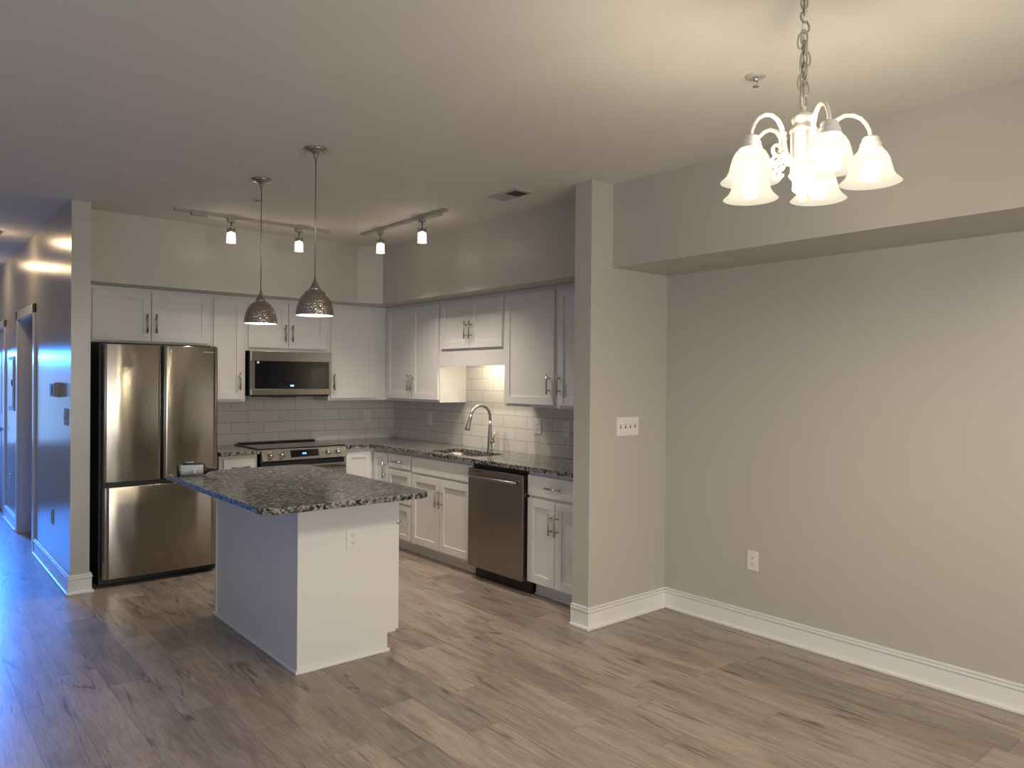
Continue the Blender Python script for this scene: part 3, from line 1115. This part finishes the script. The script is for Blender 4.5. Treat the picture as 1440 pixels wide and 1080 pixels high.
OG = 'white wall plates'
wallplate('light_switch', 'wide four toggle switch plate on the partition wall facing the dining side', 'switch', 'y', 3.111, 3.605, 1.231, 'toggle', 4, .208, .118, OG)
wallplate('wall_outlet', 'white duplex outlet low on the long bare dining wall', 'outlet', 'x', XD, 2.448, .438, 'duplex', group=OG)
wallplate('wall_outlet', 'white duplex outlet on the end panel of the island', 'outlet', 'y', iy0, 1.915, .655, 'duplex', group=OG)
wallplate('wall_outlet', 'outlet in the tile backsplash beside the range', 'outlet', 'y', YR - .009, 3.71, 1.137, 'duplex', group=OG)
wallplate('light_switch', 'rocker switch in shaded tile between the inner corner and the faucet', 'switch', 'x', XK - .009, 5.985, 1.138, 'decora', group=OG)
wallplate('wall_outlet', 'outlet half in light on the tile below the wide wall cabinet', 'outlet', 'x', XK - .009, 4.425, 1.142, 'duplex', 1, .082, group=OG)
wallplate('wall_outlet', 'outlet in the shaded tile closest to the partition wall', 'outlet', 'x', XK - .009, 4.092, 1.136, 'duplex', group=OG)
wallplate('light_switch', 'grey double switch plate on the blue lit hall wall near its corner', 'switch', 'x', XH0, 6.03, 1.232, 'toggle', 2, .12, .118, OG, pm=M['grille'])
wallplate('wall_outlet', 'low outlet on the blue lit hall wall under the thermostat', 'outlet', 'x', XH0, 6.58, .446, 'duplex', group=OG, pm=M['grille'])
wallplate('wall_outlet', 'far hall outlet below the breaker panel', 'outlet', 'x', XH0, 9.15, .45, 'duplex', group=OG)
th = thing('thermostat', (XH0, 6.36, 1.42), 'beige box thermostat on the hall wall above the switch', 'thermostat')
MB().box(XH0 - .006, XH0, 6.25, 6.47, 1.365, 1.475, .002).done('back_plate', M['grille'], th)
MB().box(XH0 - .042, XH0 - .005, 6.26, 6.46, 1.368, 1.472, .006).done('housing', plain('beige plastic', (.36, .31, .26), .45), th)
MB().box(XH0 - .044, XH0 - .041, 6.33, 6.37, 1.385, 1.455).done('display', M['slot'], th)
pb = thing('breaker_panel', (XH0, 9.02, 1.36), 'flush breaker panel door in the hall wall beyond the first doorway', 'panel')
MB().box(XH0 - .012, XH0, 8.80, 9.24, 1.17, 1.72, .003).done('frame', M['grille'], pb)
MB().box(XH0 - .018, XH0 - .011, 8.84, 9.20, 1.21, 1.68, .002).done('panel_door', M['plate'], pb)
MB().box(XH0 - .026, XH0 - .017, 8.86, 8.89, 1.42, 1.48, .002).done('latch', M['black'], pb)

# ------------------------------------------------------------------ ceiling items
vt = thing('ceiling_vent', (3.12, 3.713, CZ), 'flat grey ceiling register near the partition wall', 'vent')
MB().box(3.045, 3.20, 3.565, 3.865, CZ - .008, CZ, .002).done('frame', M['grille'], vt)
MB().box(3.068, 3.177, 3.60, 3.705, CZ - .0095, CZ - .0075).done('open_louver', M['darkgrille'], vt)
lv = MB()
for i in range(8):
    x = 3.074 + i * .0138
    lv.box(x, x + .004, 3.72, 3.84, CZ - .011, CZ - .0075)
lv.done('louver_blades', M['grille'], vt)


def sprinkler(x, y, label):
    r = thing('fire_sprinkler', (x, y, CZ), label, 'sprinkler', 'ceiling fire sprinklers')
    MB().lathe([(0, -.004), (.014, -.006), (.03, -.007), (.042, -.002), (.042, 0), (0, 0)], (x, y, CZ), 28).done('escutcheon', M['grille'], r)
    b = MB().cyl((x, y, CZ - .004), (x, y, CZ - .02), .009)
    for s in (-1, 1):
        b.tube([(x + s * .008, y, CZ - .018), (x + s * .011, y, CZ - .03), (x + s * .002, y, CZ - .042)], .002, 8)
    b.done('frame', M['chrome'], r)
    MB().lathe([(0, -.044), (.013, -.043), (.013, -.0415), (0, -.0415)], (x, y, CZ), 16).done('deflector', M['chrome'], r)


sprinkler(2.642, 1.626, 'fire sprinkler head on the ceiling beside the chandelier chain')
sprinkler(1.93, 5.0, 'small fire sprinkler head on the ceiling behind the pendant nearer the range')


# pendants
def pendant(x, y, label):
    r = thing('pendant_lamp', (x, y, CZ), label, 'lamp', 'hammered metal dome pendants over the island')
    MB().lathe([(0, 0), (.060, 0), (.061, -.006), (.057, -.011), (.035, -.017), (.018, -.024), (.011, -.036), (.007, -.058), (0, -.060)], (x, y, CZ), 36).done('canopy', M['nickel'], r)
    MB().cyl((x, y, CZ - .06), (x, y, 2.05), .0032, n=10).done('rod', M['nickel'], r)
    MB().lathe([(0, 2.062), (.005, 2.062), (.007, 2.045), (.014, 2.03), (.022, 2.012), (.030, 2.0), (.030, 1.988), (0, 1.988)], (x, y, 0), 28).done('cap', M['nickel'], r)
    out = [(.022, 1.996), (.040, 1.990), (.058, 1.976), (.075, 1.952), (.088, 1.922), (.096, 1.888), (.0995, 1.855)]
    sh = MB().lathe(out, (x, y, 0), 48).done('shade', M['hammered'], r)
    inn = [(.0995, 1.855), (.0975, 1.855), (.094, 1.888), (.086, 1.921), (.073, 1.950), (.056, 1.974), (.038, 1.988), (.0, 1.992)]
    MB().lathe(inn, (x, y, 0), 48).done('lining', M['whitein'], sh)
    MB().sphere((x, y, 1.91), .028).done('bulb', M['bulb_p'], r)


pendant(1.753, 4.473, 'hammered dome pendant hanging over the island end nearer the range')
pendant(1.737, 3.683, 'hammered dome pendant hanging over the island end nearer the dining area')


# track lights
def track(axis, p, a0, a1, heads, box, label, beam):
    cx = ((a0 + a1) / 2, p, CZ) if axis == 'x' else (p, (a0 + a1) / 2, CZ)
    r = thing('track_light', cx, label, 'light', 'ceiling track lights')

    def B(mb, u0, u1, w0, w1, z0, z1, bev=0):
        if axis == 'x':
            return mb.box(u0, u1, p + w0, p + w1, z0, z1, bev)
        return mb.box(p + w0, p + w1, u0, u1, z0, z1, bev)
    B(MB(), a0, a1, -.018, .018, CZ - .019, CZ, .002).done('rail', M['rail'], r)
    B(MB(), box[0], box[1], -.028, .028, CZ - .034, CZ, .003).done('feed_box', M['rail'], r)
    e = a0 if abs(box[0] - a0) < abs(box[0] - a1) else a1
    for a in heads:
        x, y = (a, p) if axis == 'x' else (p, a)
        hd = B(MB(), a - .028, a + .028, -.017, .017, CZ - .05, CZ - .0185, .004).done('head', M['rail'], r)
        MB().cyl((x, y, CZ - .049), (x, y, CZ - .108), .0062, n=12).done('stem', M['nickel'], hd)
        c = MB().lathe([(0, -.100), (.012, -.100), (.033, -.110), (.034, -.122), (.030, -.1275), (0, -.1275)], (x, y, CZ), 24)
        for k in range(4):
            t = R(45 + 90 * k)
            c.cyl((x + .027 * math.cos(t), y + .027 * math.sin(t), CZ - .094), (x + .027 * math.cos(t), y + .027 * math.sin(t), CZ - .128), .005, n=8)
        c.done('socket_crown', M['nickel'], hd)
        MB().lathe([(.030, -.128), (.0315, -.129), (.0345, -.198), (.0365, -.205), (.0335, -.205), (.0315, -.198), (.0285, -.131), (.010, -.128)], (x, y, CZ), 28, closed=False).done('glass_shade', M['tshade'], hd)
        MB().lathe([(0, -.1285), (.012, -.1285), (.014, -.15), (.024, -.178), (.024, -.183), (0, -.186)], (x, y, CZ), 20).done('bulb', M['bulb_t'], hd)
        sd = bpy.data.lights.new('track_spot', 'SPOT')
        sd.energy, sd.color, sd.spot_size, sd.spot_blend, sd.shadow_soft_size = beam, (1.0, 0.88, 0.74), R(120), 1.0, .024
        so = bpy.data.objects.new('track_spot', sd)
        so.location = (x, y, CZ - .205)
        COL.objects.link(so)
    return r


track('x', 5.63, 1.57, 2.78, (1.975, 2.515), (1.685, 1.80), 'two head ceiling track light running along the range wall soffit', SPOT_RANGE)
track('y', 3.04, 4.33, 5.55, (5.25, 4.64), (4.415, 4.585), 'two head ceiling track light running along the sink wall soffit', SPOT_SINK)

# hall ceiling lights
for lx, ly, lab in ((.60, 7.6, 'flush round ceiling light in the hall opposite the first doorway'), (.58, 9.4, 'flush round ceiling light in the hall opposite the closed door')):
    hl = thing('hall_ceiling_light', (lx, ly, CZ), lab, 'light', 'flush hall ceiling lights')
    MB().lathe([(0, 0), (.13, 0), (.13, -.02), (.115, -.024), (0, -.024)], (lx, ly, CZ), 32).done('base', M['nickel'], hl)
    MB().lathe([(.115, -.024), (.105, -.045), (.07, -.065), (0, -.075)], (lx, ly, CZ), 32).done('diffuser', M['hall_lamp'], hl)

# chandelier
HX, HY, HZ = 2.168, 1.168, 2.15
HS, HRIM = 0.9637, 2.127     # overall size and height of the rims
ch = thing('chandelier', (HX, HY, CZ), 'lit five arm antique white chandelier with bell glass shades on a chain', 'chandelier')
MB().lathe([(0, 0), (.062, 0), (.062, -.006), (.045, -.012), (.018, -.02), (.006, -.026), (0, -.026)], (HX, HY, CZ), 32).done('canopy', M['cream'], ch)
MB().lathe([(0, 2.412), (.007, 2.412), (.009, 2.404), (.007, 2.396), (.018, 2.388), (.033, 2.380), (.037, 2.370), (.034, 2.358), (.030, 2.352), (.036, 2.346), (.041, 2.336), (.0425, 2.330),
            (.037, 2.327), (.0385, 2.32), (.0385, 2.20), (.0395, 2.195), (.044, 2.190), (.040, 2.182), (.033, 2.174), (.031, 2.168), (.032, 2.150), (.033, 2.146), (.031, 2.140), (.022, 2.132), (.011, 2.126),
            (.009, 2.120), (.012, 2.114), (.008, 2.106), (.003, 2.101), (0, 2.101)], (HX, HY, 0), 40).done('column', M['cream'], ch)


def link(mb, c, L, W, rad, ang, closed=True, tilt=0):
    p = []
    for i in range(20):
        a = 2 * math.pi * i / 20
        u, z = W / 2 * math.cos(a), L / 2 * math.sin(a)
        z += (L / 2 - W / 2) * .35 * (1 if math.sin(a) > 0 else -1) if abs(math.sin(a)) > .3 else 0
        u2 = u * math.cos(tilt) - z * math.sin(tilt)
        z2 = u * math.sin(tilt) + z * math.cos(tilt)
        p.append((c[0] + u2 * math.cos(ang), c[1] + u2 * math.sin(ang), c[2] + z2))
    if not closed:
        p = p[2:-1]
    mb.tube(p, rad, 8, closed)


ang0 = math.atan2(-math.sin(yaw), math.cos(yaw))
z = 2.425
k = 0
while z < 2.66:
    b = MB()
    link(b, (HX, HY, z), .043, .023, .0030, ang0 + (R(90) if k % 2 else R(15)))
    b.done('chain_link', M['chain'], ch)
    z += .0345
    k += 1
# slack loops of the shortened chain
for dx, z, a in ((-.011, 2.62, 20), (.009, 2.60, 70), (.010, 2.565, 10), (-.010, 2.545, 60), (.008, 2.52, 80), (-.009, 2.49, 15), (-.008, 2.455, 75), (.006, 2.47, 5)):
    b = MB()
    link(b, (HX + dx * math.cos(yaw), HY - dx * math.sin(yaw), z), .043, .023, .0030, ang0 + R(a), tilt=R(8 if dx > 0 else -8))
    b.done('chain_link', M['chain'], ch)
# s-hook and ceiling loop
p = []
for i in range(26):
    t = i / 25
    a = R(60 + 250 * min(1, t * 2)) if t <= .5 else R(130 - 250 * (t - .5) * 2)
    cz = 2.700 if t <= .5 else 2.664
    p.append((a, cz))
pts = []
for a, cz in p:
    u = .014 * math.cos(a) + .002
    zz = cz + .018 * math.sin(a)
    pts.append((HX + u * math.cos(yaw), HY - u * math.sin(yaw), zz))
MB().tube(pts, .0032, 8).done('s_hook', M['nickel'], ch)
b = MB()
link(b, (HX, HY, 2.724), .036, .02, .003, ang0 + R(80))
b.done('ceiling_loop', M['chain'], ch)
MB().tube([(HX - .006, HY, 2.402), (HX - .008, HY, 2.43), (HX - .002, HY + .006, 2.50), (HX + .004, HY, 2.58), (HX - .004, HY + .005, 2.66), (HX, HY, 2.72)], .0022, 8).done('cord', M['cream'], ch)
for i in range(5):
    th_ = R(157.6 - 72 * i)
    ct, st_ = math.cos(th_), math.sin(th_)

    def Q(r, z, w=0):
        return (HX + r * ct - w * st_, HY + r * st_ + w * ct, z)
    path = [(.036, 2.232), (.056, 2.240), (.068, 2.255), (.073, 2.28), (.076, 2.305), (.083, 2.333), (.098, 2.356), (.122, 2.369), (.147, 2.367), (.170, 2.354), (.186, 2.333), (.195, 2.312), (.198, 2.292)]
    arm = MB().tube([Q(r, z) for r, z in path], [.0085, .0085, .0085, .008, .008, .0076, .0072, .0068, .0066, .0064, .0062, .006, .006], 10)
    arm.lathe([(.0075, -.012), (.0108, -.012), (.0108, -.007), (.0088, -.005), (.0088, .005), (.0108, .007), (.0108, .012), (.0075, .012)], Q(.0762, 2.306), 14)
    arm = arm.done('arm', M['cream'], ch)
    for c0, sgn, r0 in (((.098, 2.262), 1, .024), ((.093, 2.214), 1, .020)):
        sp_ = []
        for j in range(22):
            t = j / 21
            a = R(-170 + 0) - t * R(430) * -1
            rr_ = r0 * (1 - .72 * t)
            sp_.append(Q(c0[0] + rr_ * math.cos(a), c0[1] + rr_ * math.sin(a)))
        MB().tube(sp_, [.0062 - .0012 * j / 21 for j in range(22)], 8).done('scroll', M['cream'], arm)
    C = (HX + .198 * ct, HY + .198 * st_, HZ)
    cap = MB().lathe([(0, .148), (.009, .147), (.021, .143), (.026, .135), (.024, .130), (.030, .124), (.032, .118), (.030, .114), (.0345, .108), (.035, .101), (.030, .100), (0, .100)], C, 28)
    cap.done('shade_holder', M['cream'], arm)
    gl_ = MB().lathe([(.031, .104), (.037, .101), (.046, .092), (.055, .075), (.061, .054), (.066, .033), (.074, .017), (.084, .007), (.0915, 0),
                      (.0895, -.001), (.082, .0045), (.072, .0145), (.0635, .032), (.0585, .053), (.0525, .0735), (.0440, .0895), (.035, .098), (.031, .100)], C, 40)
    gl_.done('glass_shade', M['shade'], arm)
    MB().sphere((C[0], C[1], HZ + .034), .029, (1, 1, 1.15), 20).done('bulb', M['bulb_c'], arm)

for o in ch.children_recursive:
    if o.name.split('.')[0] != 'canopy':
        for v in o.data.vertices:
            v.co = Vector((v.co.x * HS, v.co.y * HS, (v.co.z + CZ - HZ) * HS + HRIM - CZ))
for j, z in enumerate((2.700, 2.722)):
    b = MB()
    link(b, (HX, HY, z), .036, .02, .003, ang0 + R(80 if j else -5))
    b.done('ceiling_loop', M['chain'], ch)

# ------------------------------------------------------------------ object left on the island
ax, ay, az = 1.345, 4.745, CT1 + .035
hv = thing('handheld_tool', (ax + .08, ay, CT1), 'small grey barrel shaped handheld tool with black nozzle on the island corner', 'tool')
d = Vector((math.cos(R(-14)), math.sin(R(-14)), 0))


def H(s, n=0, z=0):
    q = Vector((ax, ay, az)) + d * s + Vector((-d.y, d.x, 0)) * n
    return (q.x, q.y, q.z + z)


MB().tube([H(.016), H(.03), H(.145), H(.15)], [.033, .0335, .0325, .031], 28).done('barrel', M['lightgrey'], hv)
MB().tube([H(0), H(.003), H(.016), H(.018)], [.029, .034, .0345, .033], 28).done('end_cap', M['black'], hv)
MB().tube([H(.149), H(.165), H(.178), H(.19), H(.215), H(.235)], [.0325, .030, .02, .013, .011, .004], 24).done('nozzle', M['black'], hv)
b = bmesh.new()
t = MB().tube([H(.03, .004, .031), H(.05, .004, .035), H(.13, .004, .035), H(.16, .004, .027)], [.01, .013, .013, .008], 12)
t.done('top_grip', M['black'], hv)
MB().tube([H(.05, .0, .046), H(.095, .0, .046)], .0045, 10).done('button', M['lightgrey'], hv)
MB().tube([H(.088 + .012 * math.cos(R(a)), -.034 - .002, -.012 + .013 * math.sin(R(a))) for a in range(-40, 221, 20)], .0018, 6).done('ring', M['chrome'], hv)
b.free()
